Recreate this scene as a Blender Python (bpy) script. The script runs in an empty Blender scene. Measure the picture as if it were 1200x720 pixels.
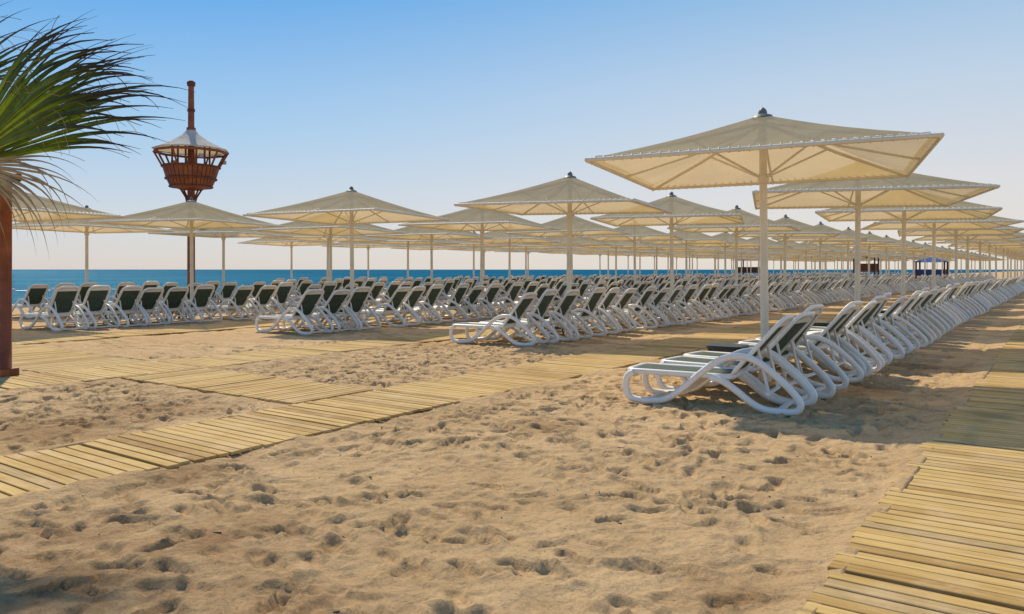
import bpy, math, random
import numpy as np
from mathutils import Vector, Matrix
random.seed(7); rng=np.random.default_rng(11)
scene=bpy.context.scene
YAW=math.radians(35.2); FPX=915.0; CH=1.5; HY=316.0
Fv=Vector((-math.sin(YAW),math.cos(YAW),0)); Rv=Vector((math.cos(YAW),math.sin(YAW),0))
def P(px,py,D):
    "world point seen at photo pixel px,py at depth D (used to survey positions)"
    return Fv*D+Rv*((px-600)/FPX*D)+Vector((0,0,CH-(py-HY)/FPX*D))
# ------------------------------------------------------------ materials
def newmat(name):
    m=bpy.data.materials.new(name); m.use_nodes=True
    nt=m.node_tree; nt.nodes.clear()
    out=nt.nodes.new('ShaderNodeOutputMaterial')
    return m,nt,out
def N(nt,t,**kw):
    n=nt.nodes.new(t)
    for k,v in kw.items(): setattr(n,k,v)
    return n
def noise(nt,co,scale,detail=4,rough=0.55,vec=None):
    n=N(nt,'ShaderNodeTexNoise'); n.inputs['Scale'].default_value=scale
    n.inputs['Detail'].default_value=detail; n.inputs['Roughness'].default_value=rough
    nt.links.new(co,n.inputs['Vector']); return n.outputs['Fac']
def ramp(nt,fac,stops):
    r=N(nt,'ShaderNodeValToRGB'); e=r.color_ramp.elements
    while len(e)<len(stops): e.new(0.5)
    for i,(p,c) in enumerate(stops):
        e[i].position=p; e[i].color=(*c,1) if len(c)==3 else c
    nt.links.new(fac,r.inputs['Fac']); return r.outputs['Color']
def mix(nt,fac,a,b,mode='MIX'):
    m=N(nt,'ShaderNodeMix',data_type='RGBA',blend_type=mode)
    for s,v in ((0,fac),(6,a),(7,b)):
        if isinstance(v,(int,float)): m.inputs[s].default_value=v
        elif isinstance(v,tuple): m.inputs[s].default_value=(*v,1)
        else: nt.links.new(v,m.inputs[s])
    return m.outputs[2]
def bump(nt,h,strength,dist,prev=None):
    b=N(nt,'ShaderNodeBump'); b.inputs['Strength'].default_value=strength; b.inputs['Distance'].default_value=dist
    nt.links.new(h,b.inputs['Height'])
    if prev is not None: nt.links.new(prev,b.inputs['Normal'])
    return b.outputs['Normal']
def coords(nt): return N(nt,'ShaderNodeTexCoord').outputs['Object']

def simple(name,col,rough=0.5,var=0.12,scale=6,spec=0.5,bmp=0.0,bscale=80):
    m,nt,out=newmat(name); p=N(nt,'ShaderNodeBsdfPrincipled')
    co=coords(nt); f=noise(nt,co,scale)
    d=tuple(c*(1-var) for c in col); l=tuple(min(1,c*(1+var)) for c in col)
    c=ramp(nt,f,[(0.3,d),(0.7,l)])
    oi=N(nt,'ShaderNodeObjectInfo')
    r=N(nt,'ShaderNodeMapRange'); nt.links.new(oi.outputs['Random'],r.inputs['Value'])
    r.inputs['To Min'].default_value=1-var*0.8; r.inputs['To Max'].default_value=1.0
    h=N(nt,'ShaderNodeHueSaturation'); nt.links.new(c,h.inputs['Color']); nt.links.new(r.outputs[0],h.inputs['Value'])
    nt.links.new(h.outputs['Color'],p.inputs['Base Color'])
    p.inputs['Roughness'].default_value=rough; p.inputs['Specular IOR Level'].default_value=spec
    if bmp>0:
        nt.links.new(bump(nt,noise(nt,co,bscale),bmp,0.01),p.inputs['Normal'])
    nt.links.new(p.outputs[0],out.inputs[0]); return m

def mat_sand():
    m,nt,out=newmat('sand'); p=N(nt,'ShaderNodeBsdfPrincipled'); co=coords(nt)
    big=noise(nt,co,0.35,5,0.6); mid=noise(nt,co,2.2,5,0.65); fine=noise(nt,co,45,6,0.75); grain=noise(nt,co,260,2,0.8)
    c=ramp(nt,big,[(0.32,(0.60,0.405,0.205)),(0.68,(0.77,0.545,0.30))])
    c=mix(nt,ramp(nt,mid,[(0.42,(0,0,0)),(0.75,(0.6,0.6,0.6))]),c,(0.46,0.29,0.14))
    c2=ramp(nt,fine,[(0.28,(0.55,0.50,0.46)),(0.5,(1,1,1)),(0.75,(1.0,1.0,1.0))])
    c=mix(nt,0.8,c,c2,'MULTIPLY')
    c3=ramp(nt,grain,[(0.3,(0.50,0.45,0.40)),(0.5,(1,1,1))])
    c=mix(nt,0.65,c,c3,'MULTIPLY')
    at=N(nt,'ShaderNodeAttribute',attribute_name='damp_shade')  # mask that darkens the sand: wet shoreline, dark patches, painted parasol shade
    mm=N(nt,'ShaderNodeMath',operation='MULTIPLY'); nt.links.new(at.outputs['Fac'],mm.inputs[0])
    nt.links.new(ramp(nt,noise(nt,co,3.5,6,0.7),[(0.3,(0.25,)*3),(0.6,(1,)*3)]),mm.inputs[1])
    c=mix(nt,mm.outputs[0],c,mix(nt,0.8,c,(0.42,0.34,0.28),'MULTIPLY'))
    v=N(nt,'ShaderNodeTexVoronoi'); v.inputs['Scale'].default_value=28; nt.links.new(co,v.inputs['Vector'])
    pf=ramp(nt,v.outputs['Distance'],[(0.07,(1,)*3),(0.11,(0,)*3)])
    sel=ramp(nt,noise(nt,co,9,2),[(0.55,(0,)*3),(0.62,(1,)*3)])
    pm=mix(nt,1.0,pf,sel,'MULTIPLY')
    c=mix(nt,pm,c,(0.22,0.17,0.12))
    nt.links.new(c,p.inputs['Base Color'])
    p.inputs['Roughness'].default_value=0.95; p.inputs['Specular IOR Level'].default_value=0.15
    n1=bump(nt,noise(nt,co,4.2,3,0.55),0.8,0.10)
    n2=bump(nt,noise(nt,co,16,4,0.65),0.7,0.03,n1)
    n2=bump(nt,fine,0.8,0.016,n2)
    n3=bump(nt,grain,0.6,0.005,n2)
    nt.links.new(n3,p.inputs['Normal']); nt.links.new(p.outputs[0],out.inputs[0]); return m

def mat_plank():
    m,nt,out=newmat('weathered_pine'); p=N(nt,'ShaderNodeBsdfPrincipled'); co=coords(nt)
    at=N(nt,'ShaderNodeAttribute',attribute_name='tone')
    uv=N(nt,'ShaderNodeAttribute',attribute_name='grainco')
    g=noise(nt,uv.outputs['Vector'],1.0,5,0.7)
    c=ramp(nt,at.outputs['Fac'],[(0.0,(0.44,0.27,0.095)),(0.35,(0.62,0.41,0.145)),(0.7,(0.73,0.51,0.20)),(1.0,(0.56,0.40,0.19))])
    c=mix(nt,0.7,c,ramp(nt,g,[(0.3,(0.52,0.44,0.34)),(0.6,(1,1,1))]),'MULTIPLY')
    c=mix(nt,0.5,c,ramp(nt,noise(nt,co,0.9,5,0.7),[(0.35,(0.70,0.66,0.60)),(0.6,(1,1,1))]),'MULTIPLY')
    s=ramp(nt,noise(nt,co,2.6,6,0.7),[(0.50,(0,)*3),(0.70,(0.7,)*3)])
    c=mix(nt,s,c,(0.64,0.45,0.24))
    nt.links.new(c,p.inputs['Base Color']); p.inputs['Roughness'].default_value=0.8
    p.inputs['Specular IOR Level'].default_value=0.2
    nt.links.new(bump(nt,g,0.4,0.006),p.inputs['Normal'])
    nt.links.new(p.outputs[0],out.inputs[0]); return m

def mat_canvas(name,top,under,trans=0.45,hole=0.08):
    m,nt,out=newmat(name); co=coords(nt)
    oi=N(nt,'ShaderNodeObjectInfo'); ge=N(nt,'ShaderNodeNewGeometry')
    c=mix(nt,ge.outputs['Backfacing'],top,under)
    c=mix(nt,1.0,c,ramp(nt,noise(nt,co,1.3,5,0.6),[(0.3,(0.84,0.83,0.80)),(0.7,(1,1,1))]),'MULTIPLY')
    c=mix(nt,0.6,c,ramp(nt,oi.outputs['Random'],[(0,(0.82,0.82,0.80)),(1,(1,1,1))]),'MULTIPLY')
    d=N(nt,'ShaderNodeBsdfDiffuse'); t=N(nt,'ShaderNodeBsdfTranslucent'); tr=N(nt,'ShaderNodeBsdfTransparent')
    nt.links.new(c,d.inputs[0]); c2=mix(nt,1.0,c,(1.0,0.84,0.55),'MULTIPLY'); nt.links.new(c2,t.inputs[0])
    nb=bump(nt,noise(nt,co,160,2),0.25,0.004); nb=bump(nt,noise(nt,co,3,3),0.5,0.05,nb); nt.links.new(nb,d.inputs['Normal'])
    a=N(nt,'ShaderNodeMixShader'); a.inputs[0].default_value=trans
    nt.links.new(d.outputs[0],a.inputs[1]); nt.links.new(t.outputs[0],a.inputs[2])
    b=N(nt,'ShaderNodeMixShader'); b.inputs[0].default_value=hole
    nt.links.new(a.outputs[0],b.inputs[1]); nt.links.new(tr.outputs[0],b.inputs[2])
    nt.links.new(b.outputs[0],out.inputs[0]); return m

def mat_sea():
    m,nt,out=newmat('sea_water'); co=coords(nt)
    mp=N(nt,'ShaderNodeMapping'); mp.inputs['Scale'].default_value=(0.05,0.012,1); nt.links.new(co,mp.inputs[0])
    c=ramp(nt,noise(nt,mp.outputs[0],1.0,5),[(0.3,(0.002,0.065,0.155)),(0.7,(0.004,0.150,0.245))])
    d=N(nt,'ShaderNodeBsdfDiffuse'); nt.links.new(c,d.inputs[0])
    g=N(nt,'ShaderNodeBsdfGlossy'); g.inputs['Roughness'].default_value=0.3; g.inputs[0].default_value=(0.4,0.75,1,1)
    mp2=N(nt,'ShaderNodeMapping'); mp2.inputs['Scale'].default_value=(1.2,0.35,1); nt.links.new(co,mp2.inputs[0])
    nb=bump(nt,noise(nt,mp2.outputs[0],1.0,6,0.65),1.0,0.6)
    nt.links.new(nb,g.inputs['Normal']); nt.links.new(nb,d.inputs['Normal'])
    x=N(nt,'ShaderNodeMixShader'); x.inputs[0].default_value=0.05
    nt.links.new(d.outputs[0],x.inputs[1]); nt.links.new(g.outputs[0],x.inputs[2])
    nt.links.new(x.outputs[0],out.inputs[0]); return m

def mat_leaf():
    m,nt,out=newmat('palm_leaf'); at=N(nt,'ShaderNodeAttribute',attribute_name='tip'); co=coords(nt)
    c=ramp(nt,at.outputs['Fac'],[(0.0,(0.26,0.32,0.03)),(0.42,(0.17,0.24,0.03)),(0.62,(0.05,0.08,0.02)),(0.80,(0.03,0.022,0.018))])
    c=mix(nt,0.6,c,ramp(nt,noise(nt,co,14,4),[(0.3,(0.45,0.45,0.4)),(0.65,(1,1,1))]),'MULTIPLY')
    d=N(nt,'ShaderNodeBsdfPrincipled'); d.inputs['Roughness'].default_value=0.45; nt.links.new(c,d.inputs['Base Color'])
    t=N(nt,'ShaderNodeBsdfTranslucent'); nt.links.new(mix(nt,1.0,c,(1.0,1.0,0.4),'MULTIPLY'),t.inputs[0])
    a=N(nt,'ShaderNodeMixShader'); a.inputs[0].default_value=0.45
    nt.links.new(d.outputs[0],a.inputs[1]); nt.links.new(t.outputs[0],a.inputs[2]); nt.links.new(a.outputs[0],out.inputs[0]); return m

M_sand=mat_sand(); M_plank=mat_plank(); M_sea=mat_sea(); M_leaf=mat_leaf()
M_canvas=mat_canvas('shade_cloth',(0.48,0.465,0.36),(0.86,0.72,0.45),0.40,0.16)  # greyed top and brighter underside paint shade and bounce light into the cloth
M_roofcan=mat_canvas('white_canvas',(0.85,0.83,0.79),(0.85,0.83,0.79),0.3,0.0)
M_white=simple('white_resin',(0.88,0.85,0.78),0.35,0.05,5)
M_mesh=simple('green_sling',(0.060,0.095,0.068),0.6,0.25,9,0.35,0.4,300)
M_cream=simple('cream_paint',(0.78,0.71,0.57),0.45,0.08,4)
M_cap=simple('grey_cap',(0.16,0.17,0.16),0.5)
M_dark=simple('dark_green_resin',(0.018,0.028,0.022),0.4,0.2)
M_redwood=simple('stained_wood',(0.30,0.085,0.03),0.55,0.35,5,0.4,0.5,40)
M_darkwood=simple('dark_stained_wood',(0.16,0.05,0.022),0.6,0.35,5,0.4,0.5,40)
M_trunk=simple('palm_trunk_bark',(0.16,0.11,0.07),0.9,0.4,12,0.2,1.0,30)
M_dry=simple('dry_palm_leaf',(0.42,0.31,0.17),0.8,0.3,12,0.2)
M_blue=simple('blue_canvas',(0.02,0.07,0.30),0.6)
M_yellow=simple('yellow_plastic',(0.75,0.5,0.02),0.5)
M_metal=simple('galvanised_metal',(0.35,0.35,0.35),0.4)
M_bits=simple('driftwood_bits',(0.13,0.085,0.05),0.9,0.5,40)

# ------------------------------------------------------------ mesh builder
class B:
    def __init__(s,name,mats): s.n=name; s.m=mats; s.v=[]; s.f=[]; s.mi=[]; s.sm=[]
    def add(s,vs,fs,mi=0,smooth=False):
        o=len(s.v); s.v+= [tuple(v) for v in vs]
        for f in fs: s.f.append([i+o for i in f]); s.mi.append(mi); s.sm.append(smooth)
    def box(s,c,size,mi=0,rot=None):
        hx,hy,hz=[a/2 for a in size]; c=Vector(c)
        vs=[Vector((x,y,z)) for z in(-hz,hz) for y in(-hy,hy) for x in(-hx,hx)]
        if rot is not None: vs=[rot@v for v in vs]
        s.add([v+c for v in vs],[(0,2,3,1),(4,5,7,6),(0,1,5,4),(2,6,7,3),(0,4,6,2),(1,3,7,5)],mi)
    def tube(s,pts,r,mi=0,n=10,closed=False,cap=True):
        pts=[Vector(p) for p in pts]; L=len(pts)
        rs=r if isinstance(r,(list,tuple)) else [r]*L
        ref=Vector((0,0,1)) if abs((pts[1]-pts[0]).normalized().z)<0.9 else Vector((1,0,0))
        vs=[]
        for i,p in enumerate(pts):
            a=pts[i-1] if (i>0 or closed) else p; b=pts[(i+1)%L] if (i<L-1 or closed) else p
            T=(b-a).normalized(); S=T.cross(ref).normalized(); U=S.cross(T)
            for k in range(n):
                t=2*math.pi*k/n; vs.append(p+(S*math.cos(t)+U*math.sin(t))*rs[i])
        fs=[]
        for i in range(L if closed else L-1):
            j=(i+1)%L
            for k in range(n): fs.append((i*n+k,i*n+(k+1)%n,j*n+(k+1)%n,j*n+k))
        s.add(vs,fs,mi,True)
        if cap and not closed:
            s.add(vs[:n],[tuple(range(n))],mi); s.add(vs[-n:],[tuple(range(n))[::-1]],mi)
    def sweep(s,pts,side,w,t,mi=0,closed=False):
        pts=[Vector(p) for p in pts]; L=len(pts); side=Vector(side).normalized()
        b=min(w,t)*0.28; a1,a2=w/2,t/2
        prof=[(a1,a2-b),(a1-b,a2),(-a1+b,a2),(-a1,a2-b),(-a1,-a2+b),(-a1+b,-a2),(a1-b,-a2),(a1,-a2+b)]
        vs=[]
        for i,p in enumerate(pts):
            a=pts[i-1] if (i>0 or closed) else p; c=pts[(i+1)%L] if (i<L-1 or closed) else p
            T=(c-a).normalized(); Nn=T.cross(side).normalized()
            for u,v in prof: vs.append(p+side*u+Nn*v)
        fs=[]
        for i in range(L if closed else L-1):
            j=(i+1)%L
            for k in range(8): fs.append((i*8+k,i*8+(k+1)%8,j*8+(k+1)%8,j*8+k))
        if not closed: fs.append(tuple(range(8))); fs.append(tuple(range((L-1)*8,L*8))[::-1])
        s.add(vs,fs,mi,True)
    def sheet(s,fn,nu,nv,mi=0,smooth=True):
        vs=[fn(i/nu,j/nv) for j in range(nv+1) for i in range(nu+1)]
        fs=[(j*(nu+1)+i,j*(nu+1)+i+1,(j+1)*(nu+1)+i+1,(j+1)*(nu+1)+i) for j in range(nv) for i in range(nu)]
        s.add(vs,fs,mi,smooth)
    def mesh(s):
        me=bpy.data.meshes.new(s.n); me.from_pydata(s.v,[],s.f)
        for m in s.m: me.materials.append(m)
        me.polygons.foreach_set('material_index',s.mi); me.polygons.foreach_set('use_smooth',s.sm)
        me.update()
        return me
    def obj(s,loc=(0,0,0),rz=0):
        return place(s.n,s.mesh(),loc,rz)
def place(name,me,loc,rz=0,tilt=(0,0),sc=1):
    o=bpy.data.objects.new(name,me); o.location=loc; o.rotation_euler=(tilt[0],tilt[1],rz); o.scale=(sc,)*3
    scene.collection.objects.link(o); return o
def catmull(pts,sub=5,closed=False):
    pts=[Vector(p) for p in pts]; L=len(pts); out=[]
    for i in range(L if closed else L-1):
        if closed: p0,p1,p2,p3=pts[i-1],pts[i],pts[(i+1)%L],pts[(i+2)%L]
        else: p0,p1,p2,p3=pts[max(i-1,0)],pts[i],pts[i+1],pts[min(i+2,L-1)]
        for k in range(sub):
            t=k/sub
            out.append(0.5*((2*p1)+(p2-p0)*t+(2*p0-5*p1+4*p2-p3)*t*t+(3*p1-p0-3*p2+p3)*t**3))
    if not closed: out.append(pts[-1])
    return out
def rrect(x0,x1,y0,y1,r,n=4):
    o=[]
    for cx,cy,a in((x1-r,y1-r,0),(x0+r,y1-r,90),(x0+r,y0+r,180),(x1-r,y0+r,270)):
        for k in range(n+1):
            t=math.radians(a+90*k/n); o.append((cx+r*math.cos(t),cy+r*math.sin(t)))
    return o

# ------------------------------------------------------------ sun lounger mesh
def lounger_mesh(back_deg):
    b=B('sun_lounger',[M_white,M_mesh])
    prof=[(0.12,0.345),(0.045,0.30),(0.02,0.19),(0.05,0.085),(0.14,0.04),(0.33,0.04),(0.50,0.075),(0.68,0.20),(0.88,0.38),(1.08,0.53),(1.27,0.585),(1.46,0.55),
          (1.66,0.41),(1.83,0.25),(1.91,0.14),(1.88,0.06),(1.76,0.04),(1.57,0.045),(1.43,0.10),(1.28,0.21),(1.12,0.31),(0.98,0.345)]
    for sy in(-1,1):
        pts=catmull([(x-0.97,sy*0.315,z) for x,z in prof],4)
        b.sweep(pts,(0,1,0),0.058,0.070,0)
    fr=[(x-0.97,y,0.355) for x,y in rrect(0.03,1.20,-0.283,0.283,0.09)]
    b.sweep(fr,(0,0,1),0.06,0.055,0,True)
    for xx in(0.62,): b.box((xx-0.97,0,0.33),(0.05,0.55,0.03),0)
    b.sheet(lambda u,v:(0.05-0.97+u*1.13,(v-0.5)*0.54,0.376-0.012*math.sin(math.pi*v)-0.006*math.sin(math.pi*u)),8,6,1)
    a=math.radians(back_deg); H=Vector((1.19-0.97,0,0.365)); d=Vector((math.cos(a),0,math.sin(a))); n=Vector((-math.sin(a),0,math.cos(a)))
    L=0.83
    fr=[H+d*x+Vector((0,y,0)) for x,y in rrect(0.02,L,-0.278,0.278,0.13)]
    b.sweep(fr,n,0.042,0.066,0,True)
    def hp(u,v,off):
        y=(v-0.5)*0.50; x=L-0.03-u*0.08
        x-=0.06*(abs(v-0.5)*2)**3*(1-u)
        return H+d*x+Vector((0,y,0))+n*off
    b.sheet(lambda u,v:hp(u,v,0.018),3,8,0); b.sheet(lambda u,v:hp(u,v,-0.018),3,8,0)
    b.box(H+d*0.06,(0.04,0.50,0.035),0,Matrix.Rotation(-a,3,'Y'))
    b.sheet(lambda u,v:H+d*(0.05+u*0.70)+Vector((0,(v-0.5)*0.51,0))-n*(0.012*math.sin(math.pi*v)),6,6,1)
    for sy in(-1,1):
        b.sweep([H+d*0.42+Vector((0,sy*0.22,-0.01)),Vector((1.58-0.97,sy*0.24,0.22))],(0,1,0),0.03,0.03,0)
    b.box((1.58-0.97,0,0.21),(0.03,0.60,0.03),0); b.box((0.30-0.97,0,0.05),(0.05,0.60,0.03),0); b.box((1.70-0.97,0,0.05),(0.05,0.60,0.03),0)
    return b.mesh()
LM=[lounger_mesh(x) for x in(52,55,58,49)]

# ------------------------------------------------------------ parasol mesh
def parasol_mesh(seed):
    r=random.Random(seed)
    b=B('beach_parasol',[M_canvas,M_cream,M_cap])
    H=3.56; E=2.86; h=1.9; hub=0.07
    b.tube([(0,0,-0.1),(0,0,1.2),(0,0,3.5)],[0.055,0.052,0.05],1,14)
    b.tube([(0,0,0.0),(0,0,0.18),(0,0,0.2)],[0.085,0.085,0.055],1,14)
    sag=0.06
    cor=[Vector((h*sx,h*sy,E+r.uniform(-.015,.015))) for sx,sy in((-1,-1),(1,-1),(1,1),(-1,1))]
    for i in range(4):
        A=cor[i]; C=cor[(i+1)%4]; w1=r.uniform(0,6); w2=r.uniform(0.4,1)
        def fn(u,v,A=A,C=C):
            e=A.lerp(C,u); e=e+Vector((0,0,0.01+r.uniform(-.003,.003)))
            top=Vector((0,0,H))+ (e-Vector((0,0,e.z))).normalized()*hub
            p=e.lerp(top,v)
            p.z-= sag*math.sin(math.pi*v)*(0.6+0.4*math.sin(math.pi*u)) + 0.02*math.sin(math.pi*u)*math.sin(math.pi*min(1,v*1.5))
            p.z+= 0.006*w2*math.sin(u*22+w1)*(1-v)*math.sin(math.pi*u)
            return p
        b.sheet(fn,22,10,0)
        b.tube([A,C],0.026,1,8,cap=True)
        k=34
        for j in range(1,k):
            p=A.lerp(C,j/k); 
            q=Vector((-p.x,-p.y,0)).normalized()
            b.tube([p+Vector((0,0,-0.033)),p+Vector((0,0,0.036)),p+q*0.09+Vector((0,0,0.045))],0.009,1,4,cap=False)
        b.tube([A+Vector((0,0,-0.02)),(A*0.5+Vector((0,0,H-0.08))*0.5)-Vector((0,0,0.045)),Vector((0,0,H-0.09))],0.022,1,6)
        m=A.lerp(C,0.5)
        b.tube([m+Vector((0,0,-0.01)),m*0.5+Vector((0,0,H-0.08))*0.5-Vector((0,0,0.075)),Vector((0,0,H-0.12))],0.017,1,6)
        q=A*0.42+Vector((0,0,H-0.08))*0.58-Vector((0,0,0.05))
        b.tube([Vector((0,0,2.72)),q],0.015,1,6)
    b.tube([(0,0,2.66),(0,0,2.78)],0.075,1,12)
    b.tube([(0,0,H-0.03),(0,0,H+0.01),(0,0,H+0.03)],[0.15,0.12,0.05],2,14)
    b.tube([(0,0,H+0.0),(0,0,H+0.05),(0,0,H+0.09),(0,0,H+0.12)],[0.05,0.06,0.045,0.01],2,12)
    return b.mesh()
PM=[parasol_mesh(i) for i in range(4)]

def table_mesh():
    b=B('side_table',[M_dark])
    top=[(x,y) for x,y in rrect(-0.25,0.25,-0.25,0.25,0.08)]
    n=len(top)
    for z0,z1,s0,s1 in((0.405,0.43,0.97,1.0),(0.43,0.445,1.0,0.97)):
        vs=[(x*s0,y*s0,z0) for x,y in top]+[(x*s1,y*s1,z1) for x,y in top]
        b.add(vs,[(i,(i+1)%n,n+(i+1)%n,n+i) for i in range(n)])
    b.add([(x*.97,y*.97,0.445) for x,y in top],[tuple(range(n))]); b.add([(x*.97,y*.97,0.405) for x,y in top],[tuple(range(n))[::-1]])
    b.box((0,0,0.385),(0.42,0.42,0.04))
    for sx in(-1,1):
        for sy in(-1,1):
            b.sweep([(sx*0.19,sy*0.19,0.40),(sx*0.205,sy*0.205,0.2),(sx*0.235,sy*0.235,0.0)],(sx*1,-sy*1,0),0.075,0.03)
    for sx in(-1,1): b.box((sx*0.2,0,0.16),(0.02,0.36,0.03)); b.box((0,sx*0.2,0.16),(0.36,0.02,0.03))
    return b.mesh()
TM=table_mesh()

# ------------------------------------------------------------ rows
YEND=140
rows=[(-3.12,-3.27,[10.54],5.6),
 (-9.25,-9.0,[14.95],5.5),
 (-14.9,-15.2,[14.3],5.55),
 (-20.6,-21.5,[8.6,13.7],5.5),
 (-26.4,-27.0,[13.3],5.3),
 (-32.2,-33.3,[27.0],5.6)]
R=random.Random(3)
for ri,(lx,ux,ys,sp) in enumerate(rows):
    ys=list(ys)
    while ys[-1]+sp<YEND: ys.append(ys[-1]+sp)
    for k,y in enumerate(ys):
        place('beach_parasol',R.choice(PM),(ux+R.uniform(-.06,.06) if k else ux,y,0),math.radians(13+(R.uniform(-5,5) if k else 0)),(R.uniform(-.012,.012),R.uniform(-.012,.012)))
        place('side_table',TM,(ux-0.6+R.uniform(-.05,.05),y+0.12+R.uniform(-.1,.1),0.0),R.uniform(-.2,.2))
        for o in(-2.15,-1.36,-0.60,0.74,1.50,2.28):
            if ri==3 and k==0 and o<-0.5: continue
            first=(ri==0 and k==0)
            ang=R.uniform(-8,2) if ri==0 else R.uniform(-1,8)
            if first and o<-2: ang=5
            elif first and o<0: ang=-4
            jit=0.3 if first else 1
            place('sun_lounger',R.choice(LM),(lx+R.uniform(-.10,.10)*jit,y+o+R.uniform(-.06,.06)*jit,0.0),math.radians(ang))
# a table and an odd pair of loungers by the seaward walkway
q=P(137,372,21.5); place('side_table',TM,(q.x,q.y,0),0.3)

# ------------------------------------------------------------ boardwalks
rects=[]
def walk(name,x0,x1,y0,y1,along,sec=1.75,pitch=0.106):
    rects.append((x0,x1,y0,y1))
    rr=random.Random(name+str(x0))
    V=[];Fc=[];tone=[];gc=[]
    a0,a1=(y0,y1) if along=='Y' else (x0,x1)
    c0,c1=(x0,x1) if along=='Y' else (y0,y1)
    a=a0
    while a<a1-0.02:
        e=min(a+sec,a1); off=rr.uniform(-.025,.025); sk=rr.uniform(-.004,.004); n=max(1,int(round((e-a-0.02)/pitch))); pt=(e-a-0.02)/n
        zsec=rr.uniform(-.004,.004); st=rr.uniform(-.14,.14)
        for i in range(n):
            p0=a+0.01+i*pt; p1=p0+pt-rr.uniform(0.012,0.020)
            z1=0.045+zsec+rr.uniform(-.002,.002); z0=z1-0.024
            e0=c0+off+rr.uniform(-.014,.014); e1=c1+off+rr.uniform(-.014,.014)
            t=min(1,max(0,rr.gauss(0.5,0.26)+st)); r0=rr.uniform(0,50)
            bz=0.0035; tw=rr.uniform(-.003,.003)
            ring=[(p0+tw,e0),(p1+tw,e0),(p1-tw,e1),(p0-tw,e1)]
            ringi=[(p0+bz+tw,e0+bz),(p1-bz+tw,e0+bz),(p1-bz-tw,e1-bz),(p0+bz-tw,e1-bz)]
            o=len(V)
            for (aa,cc),z in [(q,z0) for q in ring]+[(q,z1-bz) for q in ring]+[(q,z1) for q in ringi]:
                z+= (cc-c0)*sk
                V.append((cc,aa,z) if along=='Y' else (aa,cc,z)); tone.append(t)
                gc.append((cc*1.6+r0,aa*38+r0,z*40))
            q=[(8,9,10,11)]+[(j,(j+1)%4,4+(j+1)%4,4+j) for j in range(4)]+[(4+j,4+(j+1)%4,8+(j+1)%4,8+j) for j in range(4)]
            for f in q: Fc.append([o+x for x in f])
        for fr in(0.12,0.5,0.88):
            cc=c0+(c1-c0)*fr; o=len(V)
            for z in(-0.03,0.017+zsec):
                for (aa,c_) in((a+0.02,cc-.03),(e-0.02,cc-.03),(e-0.02,cc+.03),(a+0.02,cc+.03)):
                    V.append((c_,aa,z) if along=='Y' else (aa,c_,z)); tone.append(0.1); gc.append((c_*38,aa*2,z))
            for f in [(4,5,6,7)]+[(j,(j+1)%4,4+(j+1)%4,4+j) for j in range(4)]: Fc.append([o+x for x in f])
        a=e
    me=bpy.data.meshes.new(name); me.from_pydata(V,[],Fc); me.materials.append(M_plank)
    at=me.attributes.new('tone','FLOAT','POINT'); at.data.foreach_set('value',tone)
    g=me.attributes.new('grainco','FLOAT_VECTOR','POINT'); g.data.foreach_set('vector',np.array(gc,dtype=np.float32).ravel())
    import bmesh
    bm=bmesh.new(); bm.from_mesh(me); bmesh.ops.recalc_face_normals(bm,faces=bm.faces); bm.to_mesh(me); bm.free()
    place(name,me,(0,0,0))
walk('boardwalk',-0.93,1.35,-3,YEND,'Y')
walk('boardwalk',-6.76,-5.45,-2,YEND,'Y')
walk('boardwalk',-10.40,-6.785,5.57,6.78,'X')
walk('boardwalk',-11.75,-10.43,-1,YEND,'Y')
walk('boardwalk',-34,-11.78,5.2,6.9,'X')
walk('boardwalk',-17.9,-16.7,6.93,YEND,'Y')

# ------------------------------------------------------------ ground
def axis(f0,f1,step,lo,hi,g=1.18,cap=400):
    a=list(np.arange(f0,f1,step)); s=step; x=f1
    up=[]
    while x<hi: up.append(x); s=min(s*g,cap); x+=s
    up.append(hi); s=step; x=f0; dn=[]
    while True:
        s=min(s*g,cap); x-=s
        if x<=lo: dn.append(lo); break
        dn.append(x)
    return np.array(dn[::-1]+a+up)
xs=axis(-12.6,-0.8,0.020,-60,3500,1.08); ys=axis(1.6,11.5,0.020,-3500,6000,1.045)
nx,ny=len(xs),len(ys)
X,Y=np.meshgrid(xs,ys)
def vnoise(X,Y,sc,seed):
    r=np.random.default_rng(seed); T=r.random((256,256))
    x=X*sc; y=Y*sc; xi=np.floor(x).astype(int); yi=np.floor(y).astype(int); fx=x-xi; fy=y-yi
    fx=fx*fx*(3-2*fx); fy=fy*fy*(3-2*fy)
    g=lambda a,b:T[a%256,b%256]
    return (g(xi,yi)*(1-fx)*(1-fy)+g(xi+1,yi)*fx*(1-fy)+g(xi,yi+1)*(1-fx)*fy+g(xi+1,yi+1)*fx*fy)-0.5
near=(np.abs(X)<60)&(np.abs(Y)<160)
Z=0.04*vnoise(X,Y,0.5,1)+0.030*vnoise(X,Y,1.7,2)+0.018*vnoise(X+3,Y,4.5,3)+0.010*vnoise(X,Y,11,4)+0.005*vnoise(X,Y,24,5)
Z=np.where(near,Z,Z*0.3)
FXs=np.searchsorted
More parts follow.
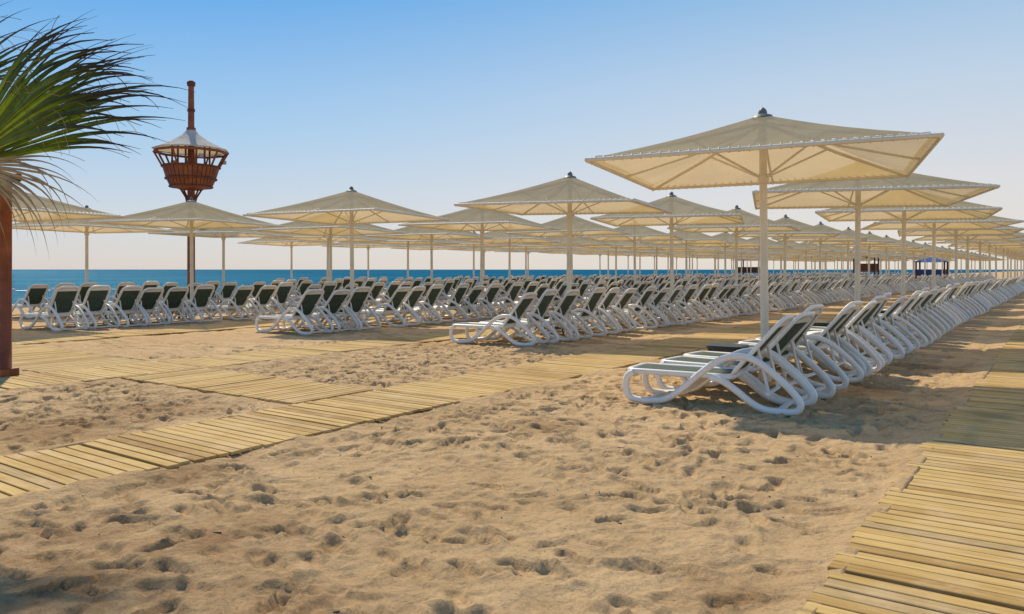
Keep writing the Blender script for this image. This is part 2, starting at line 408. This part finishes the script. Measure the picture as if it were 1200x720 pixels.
def stamp(cx,cy,ang,L,W,d,foot=True,sharp=15):
    i0,i1=FXs(xs,cx-L*1.5),FXs(xs,cx+L*1.5); j0,j1=FXs(ys,cy-L*1.5),FXs(ys,cy+L*1.5)
    if i1-i0<3 or j1-j0<3: return
    dx=X[j0:j1,i0:i1]-cx; dy=Y[j0:j1,i0:i1]-cy
    u=(dx*math.cos(ang)+dy*math.sin(ang))/(L/2); v=(-dx*math.sin(ang)+dy*math.cos(ang))/(W/2)
    if foot: v=v*(1+0.30*np.cos(math.pi*np.clip(u,-1.2,1.2)*1.0))
    q=np.sqrt(u*u+v*v)+0.12*np.sin(3*np.arctan2(v,u)+rng.uniform(0,6))*(0.25 if foot else 1)
    dep=1/(1+np.exp(np.clip((q-0.92)*sharp,-40,40)))
    inner=1.0+0.45*np.clip(u,-1,1)*rng.choice([-1,1])
    rim=np.exp(-((q-1.22)/0.22)**2)*(0.5+0.35*np.sin(2*np.arctan2(v,u)+rng.uniform(0,6)))
    old=Z[j0:j1,i0:i1]
    Z[j0:j1,i0:i1]=old*(1-0.6*dep)-d*dep*inner+0.5*d*rim
for k in range(1700):
    L=rng.uniform(0.08,0.26); stamp(rng.uniform(-12.5,-.8),rng.uniform(1.4,14),rng.uniform(0,6.28),L,L*rng.uniform(0.45,0.8),rng.uniform(0.008,0.022),False,8)
for k in range(380):
    cx=rng.uniform(-12.5,-0.8); cy=rng.uniform(1.2,14); a=rng.choice([math.pi/2,-math.pi/2,0,math.pi,rng.uniform(0,6.28)])+rng.normal(0,0.35)
    n=int(rng.integers(5,16)); side=1; d0=rng.uniform(0.018,0.045); L=rng.uniform(0.24,0.31); sh=rng.uniform(10,22)
    for s in range(n):
        px=cx-math.sin(a)*0.10*side; py=cy+math.cos(a)*0.10*side
        stamp(px,py,a+rng.normal(0,0.12)-side*0.12,L,L*0.40,d0*rng.uniform(0.7,1.15),True,sh)
        st=rng.uniform(0.42,0.6); a+=rng.normal(0,0.09); cx+=math.cos(a)*st; cy+=math.sin(a)*st; side=-side
Z+=0.009*vnoise(X,Y,16,14)+0.006*vnoise(X,Y,33,15)
for (x0,x1,y0,y1) in rects:
    dx=np.maximum(np.maximum(x0-X,X-x1),0); dy=np.maximum(np.maximum(y0-Y,Y-y1),0)
    inside=np.minimum(np.minimum(X-x0,x1-X),np.minimum(Y-y0,y1-Y))
    dist=np.sqrt(dx*dx+dy*dy)
    w=np.clip(dist/0.3,0,1)
    lip=0.036+0.05*vnoise(X,Y,1.3,9)+0.035*vnoise(X,Y,6,10)
    Z=np.where(dist<0.3,Z*w+np.clip(lip,-0.01,0.055)*(1-w),Z)
    Z=np.where(inside>0.07,-0.05,Z)
prof=np.interp(X,[-60,-46,-38,-35.5,-33],[-3.2,-2.0,-0.45,-0.08,0])
prof=np.where(X>30,0,prof)
Z=Z+prof
damp_shade=np.zeros_like(Z)
for px,py,s in((250,640,0.6),(130,705,0.6),(330,700,0.45),(60,640,0.6),(20,700,0.7),(200,560,0.4),(860,690,0.25),(1010,455,0.6),(1080,430,0.7),(180,480,0.7),(60,500,0.9),(640,500,0.3)):  # plain darker patches; those right of the near loungers are painted parasol shade
    D=CH*FPX/(py-HY); q=P(px,py,D); damp_shade=np.maximum(damp_shade,np.exp(-(((X-q.x)**2+(Y-q.y)**2)/s**2)))
damp_shade=np.maximum(damp_shade,np.interp(X,[-38.6,-36.5],[1,0]))
co=np.stack([X.ravel(),Y.ravel(),Z.ravel()],1).astype(np.float32)
idx=np.arange(nx*ny).reshape(ny,nx)
quads=np.stack([idx[:-1,:-1],idx[:-1,1:],idx[1:,1:],idx[1:,:-1]],-1).reshape(-1,4).astype(np.int32)
me=bpy.data.meshes.new('sand_beach'); nq=len(quads)
me.vertices.add(nx*ny); me.vertices.foreach_set('co',co.ravel())
me.loops.add(nq*4); me.loops.foreach_set('vertex_index',quads.ravel())
me.polygons.add(nq); me.polygons.foreach_set('loop_start',np.arange(0,nq*4,4,dtype=np.int32))
me.polygons.foreach_set('use_smooth',np.ones(nq,dtype=bool))
me.update(calc_edges=True); me.materials.append(M_sand)
at=me.attributes.new('damp_shade','FLOAT','POINT'); at.data.foreach_set('value',damp_shade.ravel().astype(np.float32))
place('sand_beach',me,(0,0,0))
b=B('beach_debris',[M_bits])
for k in range(420):
    x=rng.uniform(-11.5,-1.2); y=rng.uniform(2,12)
    if any(x0-.1<x<x1+.1 and y0-.1<y<y1+.1 for x0,x1,y0,y1 in rects): continue
    i=min(nx-1,FXs(xs,x)); j=min(ny-1,FXs(ys,y)); z=Z[j,i]
    s=rng.uniform(0.003,0.009); l=s*(rng.uniform(3,9) if rng.random()<0.35 else 1.2)
    b.box((x,y,z+s*0.3),(l,s,s*0.8),0,Matrix.Rotation(rng.uniform(0,6.28),3,'Z')@Matrix.Rotation(rng.uniform(-.3,.3),3,'Y'))
b.obj()
b=B('sea',[M_sea]); 
b.add([(-37,-9000,-0.5),(-37,14000,-0.5),(-22000,14000,-0.5),(-22000,-9000,-0.5)],[(0,1,2,3)]); b.obj()
b=B('swim_area_buoy_line',[M_yellow,M_white])
pts=[]
for i in range(60):
    y=10+i*3.2; x=-78-2*math.sin(i*0.35); pts.append((x,y,-0.47))
    b.tube([(x,y,-0.6),(x,y,-0.5),(x,y,-0.34),(x,y,-0.26)],[0.08,0.2,0.2,0.06],1 if i%5 else 0,8)
b.tube(pts,0.02,1,4); b.obj()

# ------------------------------------------------------------ crow's nest lookout
def tower():
    D=35.0; base=P(224,HY,D); k=D/FPX
    b=B('crows_nest_lookout',[M_redwood,M_darkwood,M_roofcan,M_metal])
    zz=lambda y: CH+(HY-y)*k
    b.tube([(0,0,-0.3),(0,0,zz(222)),(0,0,zz(120)),(0,0,zz(98))],[0.17,0.16,0.13,0.12],0,14)
    b.tube([(0,0,zz(101)),(0,0,zz(97)),(0,0,zz(95))],[0.17,0.19,0.10],1,14)
    b.tube([(0,0,zz(150)),(0,0,zz(154))],0.2,0,12)
    b.tube([(0,0,zz(128)),(0,0,zz(131))],0.17,1,12)
    n=10
    def ring(r,z,ph=0): return [Vector((r*math.cos(2*math.pi*(i+ph)/n),r*math.sin(2*math.pi*(i+ph)/n),z)) for i in range(n)]
    r2=1.56
    zb,zt,zr=zz(221),zz(196),zz(179)
    prof=[(0.50,zb-0.04),(0.88,zb+0.06),(1.04,zb+0.42),(1.20,zt)]
    m=36
    for i in range(m):
        a=2*math.pi*i/m; a2=2*math.pi*(i+0.86)/m
        vs=[]
        for r,z in prof: vs+= [(r*math.cos(a),r*math.sin(a),z),(r*math.cos(a2),r*math.sin(a2),z)]
        b.add(vs,[(2*j,2*j+1,2*j+3,2*j+2) for j in range(3)],0)
    vs=[((r-0.03)*math.cos(2*math.pi*i/m),(r-0.03)*math.sin(2*math.pi*i/m),z) for r,z in prof for i in range(m)]
    b.add(vs,[(j*m+i,j*m+(i+1)%m,(j+1)*m+(i+1)%m,(j+1)*m+i) for j in range(3) for i in range(m)],1)
    for r,z in((0.90,zb+0.07),(1.07,zb+0.42),(1.22,zt)):
        b.tube([Vector((r*math.cos(2*math.pi*i/24),r*math.sin(2*math.pi*i/24),z)) for i in range(24)],0.045,1,6,closed=True)
    b.tube([(0,0,zb-0.06),(0,0,zb+0.12)],[0.50,0.83],1,20)
    A=ring(1.2,zt); C=ring(r2,zr)
    for p,q in zip(A,C): b.tube([p,q],0.045,0,6)
    b.tube(C,0.06,0,6,closed=True)
    for i in range(6):
        a=2*math.pi*i/6; b.tube([(0.8*math.cos(a),0.8*math.sin(a),zb+0.1),(0.8*math.cos(a),0.8*math.sin(a),zz(169))],0.045,0,6)
    prf=[(0.17,zz(152)),(0.36,zz(158)),(0.80,zz(166)),(1.18,zz(171)),(1.60,zz(176))]
    rf=[ring(r,z,0.5) for r,z in prf]
    for a in range(4):
        for i in range(n):
            j=(i+1)%n; b.add([rf[a][i],rf[a][j],rf[a+1][j],rf[a+1][i]],[(0,3,2,1)],2)
    b.tube([v+Vector((0,0,-0.01)) for v in rf[4]],0.03,2,6,closed=True)
    for i in range(6):
        a=2*math.pi*i/6; c,s=math.cos(a),math.sin(a)
        b.sweep([(0.16*c,0.16*s,zz(240)),(0.22*c,0.22*s,zz(232)),(0.45*c,0.45*s,zb-0.04)],(-s,c,0),0.07,0.08,1)
    b.tube([(0,0,zz(244)),(0,0,zz(232))],0.2,1,12)
    for a in(2.9,-0.5,1.2):
        b.box((1.5*math.cos(a),1.5*math.sin(a),zz(187)),(0.2,0.16,0.16),3,Matrix.Rotation(a,3,'Z'))
    b.obj((base.x,base.y,0),0.2)
tower()

q=P(6,HY+CH*FPX/10.7,10.7)
b=B('wooden_post',[M_redwood,M_darkwood,M_metal])
b.sweep([(0,0,0.0),(0,0,2.75)],(1,0,0),0.15,0.15,0)
b.box((0,0,0.05),(0.24,0.24,0.10),0)
b.sweep([(-0.3,0,2.70),(1e-3,0,2.70),(0.3,0,2.70)],(0,1,0),0.09,0.11,1)
b.box((0,0,2.6),(0.17,0.17,0.03),2)
b.obj((q.x,q.y,0.045),math.radians(10))

# ------------------------------------------------------------ fan palm
def palm():
    V=[];Fc=[];MI=[];tip=[]
    def strip(pts,widths,side_fn,mi,t0=0,t1=1):
        o=len(V); L=len(pts)
        for i,p in enumerate(pts):
            a=pts[max(i-1,0)]; c=pts[min(i+1,L-1)]; T=(c-a).normalized(); S=side_fn(T); Nn=T.cross(S)
            w=widths[i]/2
            V.extend([p-S*w+Nn*w*0.35,p,p+S*w+Nn*w*0.35]); tip.extend([t0+(t1-t0)*i/(L-1)]*3)
        for i in range(L-1):
            for k in(0,1): Fc.append((o+i*3+k,o+i*3+k+1,o+i*3+k+4,o+i*3+k+3)); MI.append(mi)
    rr=random.Random(5)
    def fan(base,e1,e2,a0,a1,nseg,R0,mi=0,droop=0.5,wind=Vector((0,0,0)),rag=0.15,wmax=0.045,tipbase=0,hair=0.6,keep=1.0):
        nrm=e1.cross(e2).normalized()
        for i in range(nseg):
            if rr.random()>keep: continue
            th=math.radians(a0+(a1-a0)*(i+0.5)/nseg+rr.uniform(-1.5,1.5)); 
            Rl=R0*(0.82+0.18*math.sin(math.pi*(i+0.5)/nseg))*(1+rr.uniform(-rag,rag*0.6))
            dirv=e1*math.cos(th)+e2*math.sin(th)+nrm*rr.uniform(-.07,.07)
            d=dirv.normalized(); p=base.copy(); pts=[p.copy()]; n=14
            dr=droop*rr.uniform(0.4,1.7)
            for k in range(n):
                t=(k+1)/n
                g=(Vector((0,0,-1))*dr+wind*rr.uniform(0.7,1.3))*(max(0,t-0.3)**1.4)*0.42
                d=(d+g+nrm*rr.uniform(-.02,.02)).normalized(); p=p+d*(Rl/n); pts.append(p.copy())
            da=math.radians(abs(a1-a0)/nseg)
            ws=[]
            for k in range(n+1):
                t=k/n; w=min(2*t*Rl*math.tan(da/2)*1.2+0.004, wmax)
                if t>0.5: w*=max(0.05,1-((t-0.5)/0.5)**0.7)
                ws.append(w)
            strip(pts,ws,lambda T:T.cross(nrm).normalized(),mi,tipbase,1)
            if rr.random()<hair and mi==0:
                for rep in range(2):
                    s=pts[rr.choice([6,8,10])]; d2=(pts[8]-pts[7]).normalized()+Vector((rr.uniform(-.3,.3),rr.uniform(-.3,.3),rr.uniform(-.6,.4)))
                    hp=[s]; dr2=rr.uniform(0.05,0.35)
                    for k in range(7):
                        d2=(d2+Vector((0,0,-dr2))).normalized(); s=s+d2*0.04; hp.append(s)
                    strip(hp,[0.0035]*8,lambda T:T.cross(nrm).normalized(),1 if rep else 0,0.9,1)
    D=5.6
    up=Vector((0,0,1))
    tb=P(-150,HY,D); trunk_top=Vector((tb.x,tb.y,1.95))
    leaf1=P(-40,190,5.4); leaf2=P(-75,120,5.8)
    e1=(Rv*0.96-Fv*0.25).normalized(); e2=(up*0.97-Fv*0.2).normalized()
    fan(leaf1,e1,e2,14,56,24,1.62,0,0.45,Rv*1.0,0.10,0.062)
    fan(leaf1+Fv*0.06,(Rv*0.9+Fv*0.4).normalized(),up,14,60,20,1.52,0,0.7,Rv*0.9,0.2,0.045)
    fan(leaf1+Fv*0.1-up*0.05,(Rv*0.8+Fv*0.6).normalized(),up,35,78,18,1.5,0,0.15,Rv*0.8,0.2,0.026,0.15,0.9,0.75)
    fan(leaf2,(Rv*0.9+Fv*0.35).normalized(),(up*0.95+Fv*0.2).normalized(),30,80,16,1.1,0,0.3,Rv*0.9,0.2,0.026,0.2,0.8,0.7)
    fan(P(-35,192,5.3),(Rv*0.97+Fv*0.1).normalized(),up,-45,14,20,0.80,1,1.9,Rv*0.3,0.35,0.016)
    fan(P(-60,200,5.5),(Rv*0.9-Fv*0.3).normalized(),up,-70,-5,14,0.75,1,1.2,Rv*0.1,0.3,0.018)
    for k in range(9):
        az=math.radians(60+k*34+rr.uniform(-8,8)); out=(-Rv*math.cos(az-1.6)+Fv*math.sin(az-1.6)); 
        if out.dot(Rv)>0.1: out=-out
        el=rr.uniform(0.15,1.1); pe=(out*math.cos(el)+up*math.sin(el)).normalized()
        lb=trunk_top+pe*0.75; sd=out.cross(up).normalized()
        lb-=Rv*0.25
        fan(lb,sd,(pe-up*0.3).normalized(),-15,195,34,0.8,0,0.6,Vector((0,0,0)),0.12,0.045,0,0)
        strip([trunk_top,(trunk_top+lb)/2,lb],[0.05,0.04,0.03],lambda T:T.cross(up).normalized(),0,0.1,0.1)
    for lb in(leaf1,leaf2,P(-35,192,5.3),P(-60,200,5.5)):
        strip([trunk_top,(trunk_top+lb)/2+up*0.04,lb],[0.05,0.04,0.035],lambda T:T.cross(Fv).normalized(),0,0.1,0.1)
    me=bpy.data.meshes.new('fan_palm_tree')
    b=B('x',[]); b.tube([trunk_top+Vector((0,0,z-1.95)) for z in(-0.1,0.1,0.5,1.0,1.5,1.8,2.0)],[0.24,0.21,0.17,0.16,0.17,0.2,0.12],0,16)
    for k in range(70):
        z=rr.uniform(0.15,1.95); a=rr.uniform(0,6.28); rr_=0.17; c=trunk_top+Vector((math.cos(a)*rr_,math.sin(a)*rr_,z-1.95))
        b.box(c,(0.07,0.05,0.13),0,Matrix.Rotation(a,3,'Z')@Matrix.Rotation(0.5,3,'Y'))
    o=len(V); V.extend([Vector(v) for v in b.v]); tip.extend([0]*len(b.v))
    for f in b.f: Fc.append([o+i for i in f]); MI.append(2)
    me.from_pydata([tuple(v) for v in V],[],Fc)
    for m in(M_leaf,M_dry,M_trunk): me.materials.append(m)
    me.polygons.foreach_set('material_index',MI)
    at=me.attributes.new('tip','FLOAT','POINT'); at.data.foreach_set('value',tip); me.update()
    place('fan_palm_tree',me,(0,0,0))
palm()

def hut(name,px,D,w,h,body,roofm):
    q=P(px,HY,D); b=B(name,[body,roofm,M_darkwood])
    for sx in(-1,1):
        for sy in(-1,1): b.tube([(sx*w/2,sy*w/2,0),(sx*w/2,sy*w/2,h*0.82)],0.1,2,6)
    b.box((0,0,h*0.30),(w,w,0.15),2); b.box((0,0,h*0.42),(w*0.94,w*0.94,h*0.2),0)
    b.add([(-w*.65,-w*.65,h*.8),(w*.65,-w*.65,h*.8),(w*.65,w*.65,h*.8),(-w*.65,w*.65,h*.8),(0,0,h)],[(0,1,4),(1,2,4),(2,3,4),(3,0,4),(0,3,2,1)],1)
    b.obj((q.x,q.y,0))
hut('lifeguard_hut',1015,98,2.4,4.3,M_darkwood,M_darkwood)
hut('beach_kiosk',1092,88,2.8,2.9,M_blue,M_blue)
hut('beach_kiosk',880,120,3.6,3.6,M_darkwood,M_darkwood)

# ------------------------------------------------------------ light, sky
w=bpy.data.worlds.new('World'); scene.world=w; w.use_nodes=True; nt=w.node_tree
bg=nt.nodes['Background']; sky=nt.nodes.new('ShaderNodeTexSky'); sky.sky_type='NISHITA'; sky.sun_disc=False
SUN_EL=math.radians(48); sdir=Vector((-0.88,0.47,0)).normalized()
az=math.atan2(sdir.x,sdir.y)
sky.sun_elevation=SUN_EL; sky.sun_rotation=az
sky.air_density=1.0; sky.dust_density=1.0; sky.ozone_density=2.5; sky.altitude=0
STR=0.10
tc=nt.nodes.new('ShaderNodeTexCoord'); sx=nt.nodes.new('ShaderNodeSeparateXYZ'); nt.links.new(tc.outputs['Generated'],sx.inputs[0])
def wramp(stops):
    r=nt.nodes.new('ShaderNodeValToRGB'); e=r.color_ramp.elements
    while len(e)<len(stops): e.new(0.5)
    for i,(p,c) in enumerate(stops): e[i].position=p; e[i].color=(*c,1)
    nt.links.new(sx.outputs['Z'],r.inputs[0]); return r.outputs[0]
blue=wramp([(0,(0.70,0.65,0.62)),(0.06,(0.60,0.66,0.74)),(0.17,(0.33,0.58,0.84)),(0.32,(0.05,0.36,0.82)),(0.9,(0.06,0.16,0.42))])
pale=wramp([(0,(0.84,0.76,0.67)),(0.10,(0.76,0.75,0.76)),(0.22,(0.55,0.68,0.82)),(0.34,(0.28,0.52,0.80)),(0.9,(0.06,0.16,0.42))])
vm=nt.nodes.new('ShaderNodeVectorMath'); vm.operation='DOT_PRODUCT'; nt.links.new(tc.outputs['Generated'],vm.inputs[0]); vm.inputs[1].default_value=Rv
mr=nt.nodes.new('ShaderNodeMapRange'); mr.interpolation_type='SMOOTHSTEP'; nt.links.new(vm.outputs['Value'],mr.inputs['Value']); mr.inputs['From Min'].default_value=-0.6; mr.inputs['From Max'].default_value=0.5
hz=mix(nt,mr.outputs[0],blue,pale)
hz=mix(nt,1.0,hz,(1/STR,1/STR,1/STR),'MULTIPLY')
fin=mix(nt,0.87,sky.outputs[0],hz)
nt.links.new(fin,bg.inputs[0]); bg.inputs[1].default_value=STR
sv=Vector((sdir.x*math.cos(SUN_EL),sdir.y*math.cos(SUN_EL),math.sin(SUN_EL)))
L=bpy.data.lights.new('sun','SUN'); L.energy=4.2; L.angle=math.radians(1.6); L.color=(1.0,0.87,0.66)
lo=bpy.data.objects.new('sun',L); scene.collection.objects.link(lo); lo.rotation_euler=sv.to_track_quat('Z','Y').to_euler()

cam=bpy.data.cameras.new('camera'); co_=bpy.data.objects.new('camera',cam); scene.collection.objects.link(co_)
co_.location=(0,0,CH); co_.rotation_euler=(math.radians(90),0,YAW)
cam.sensor_width=36; cam.lens=FPX/1200*36; cam.shift_y=-(360-HY)/1200; cam.clip_end=40000; cam.clip_start=0.05
scene.camera=co_
scene.view_settings.view_transform='Standard'; scene.view_settings.look='None'; scene.view_settings.exposure=0
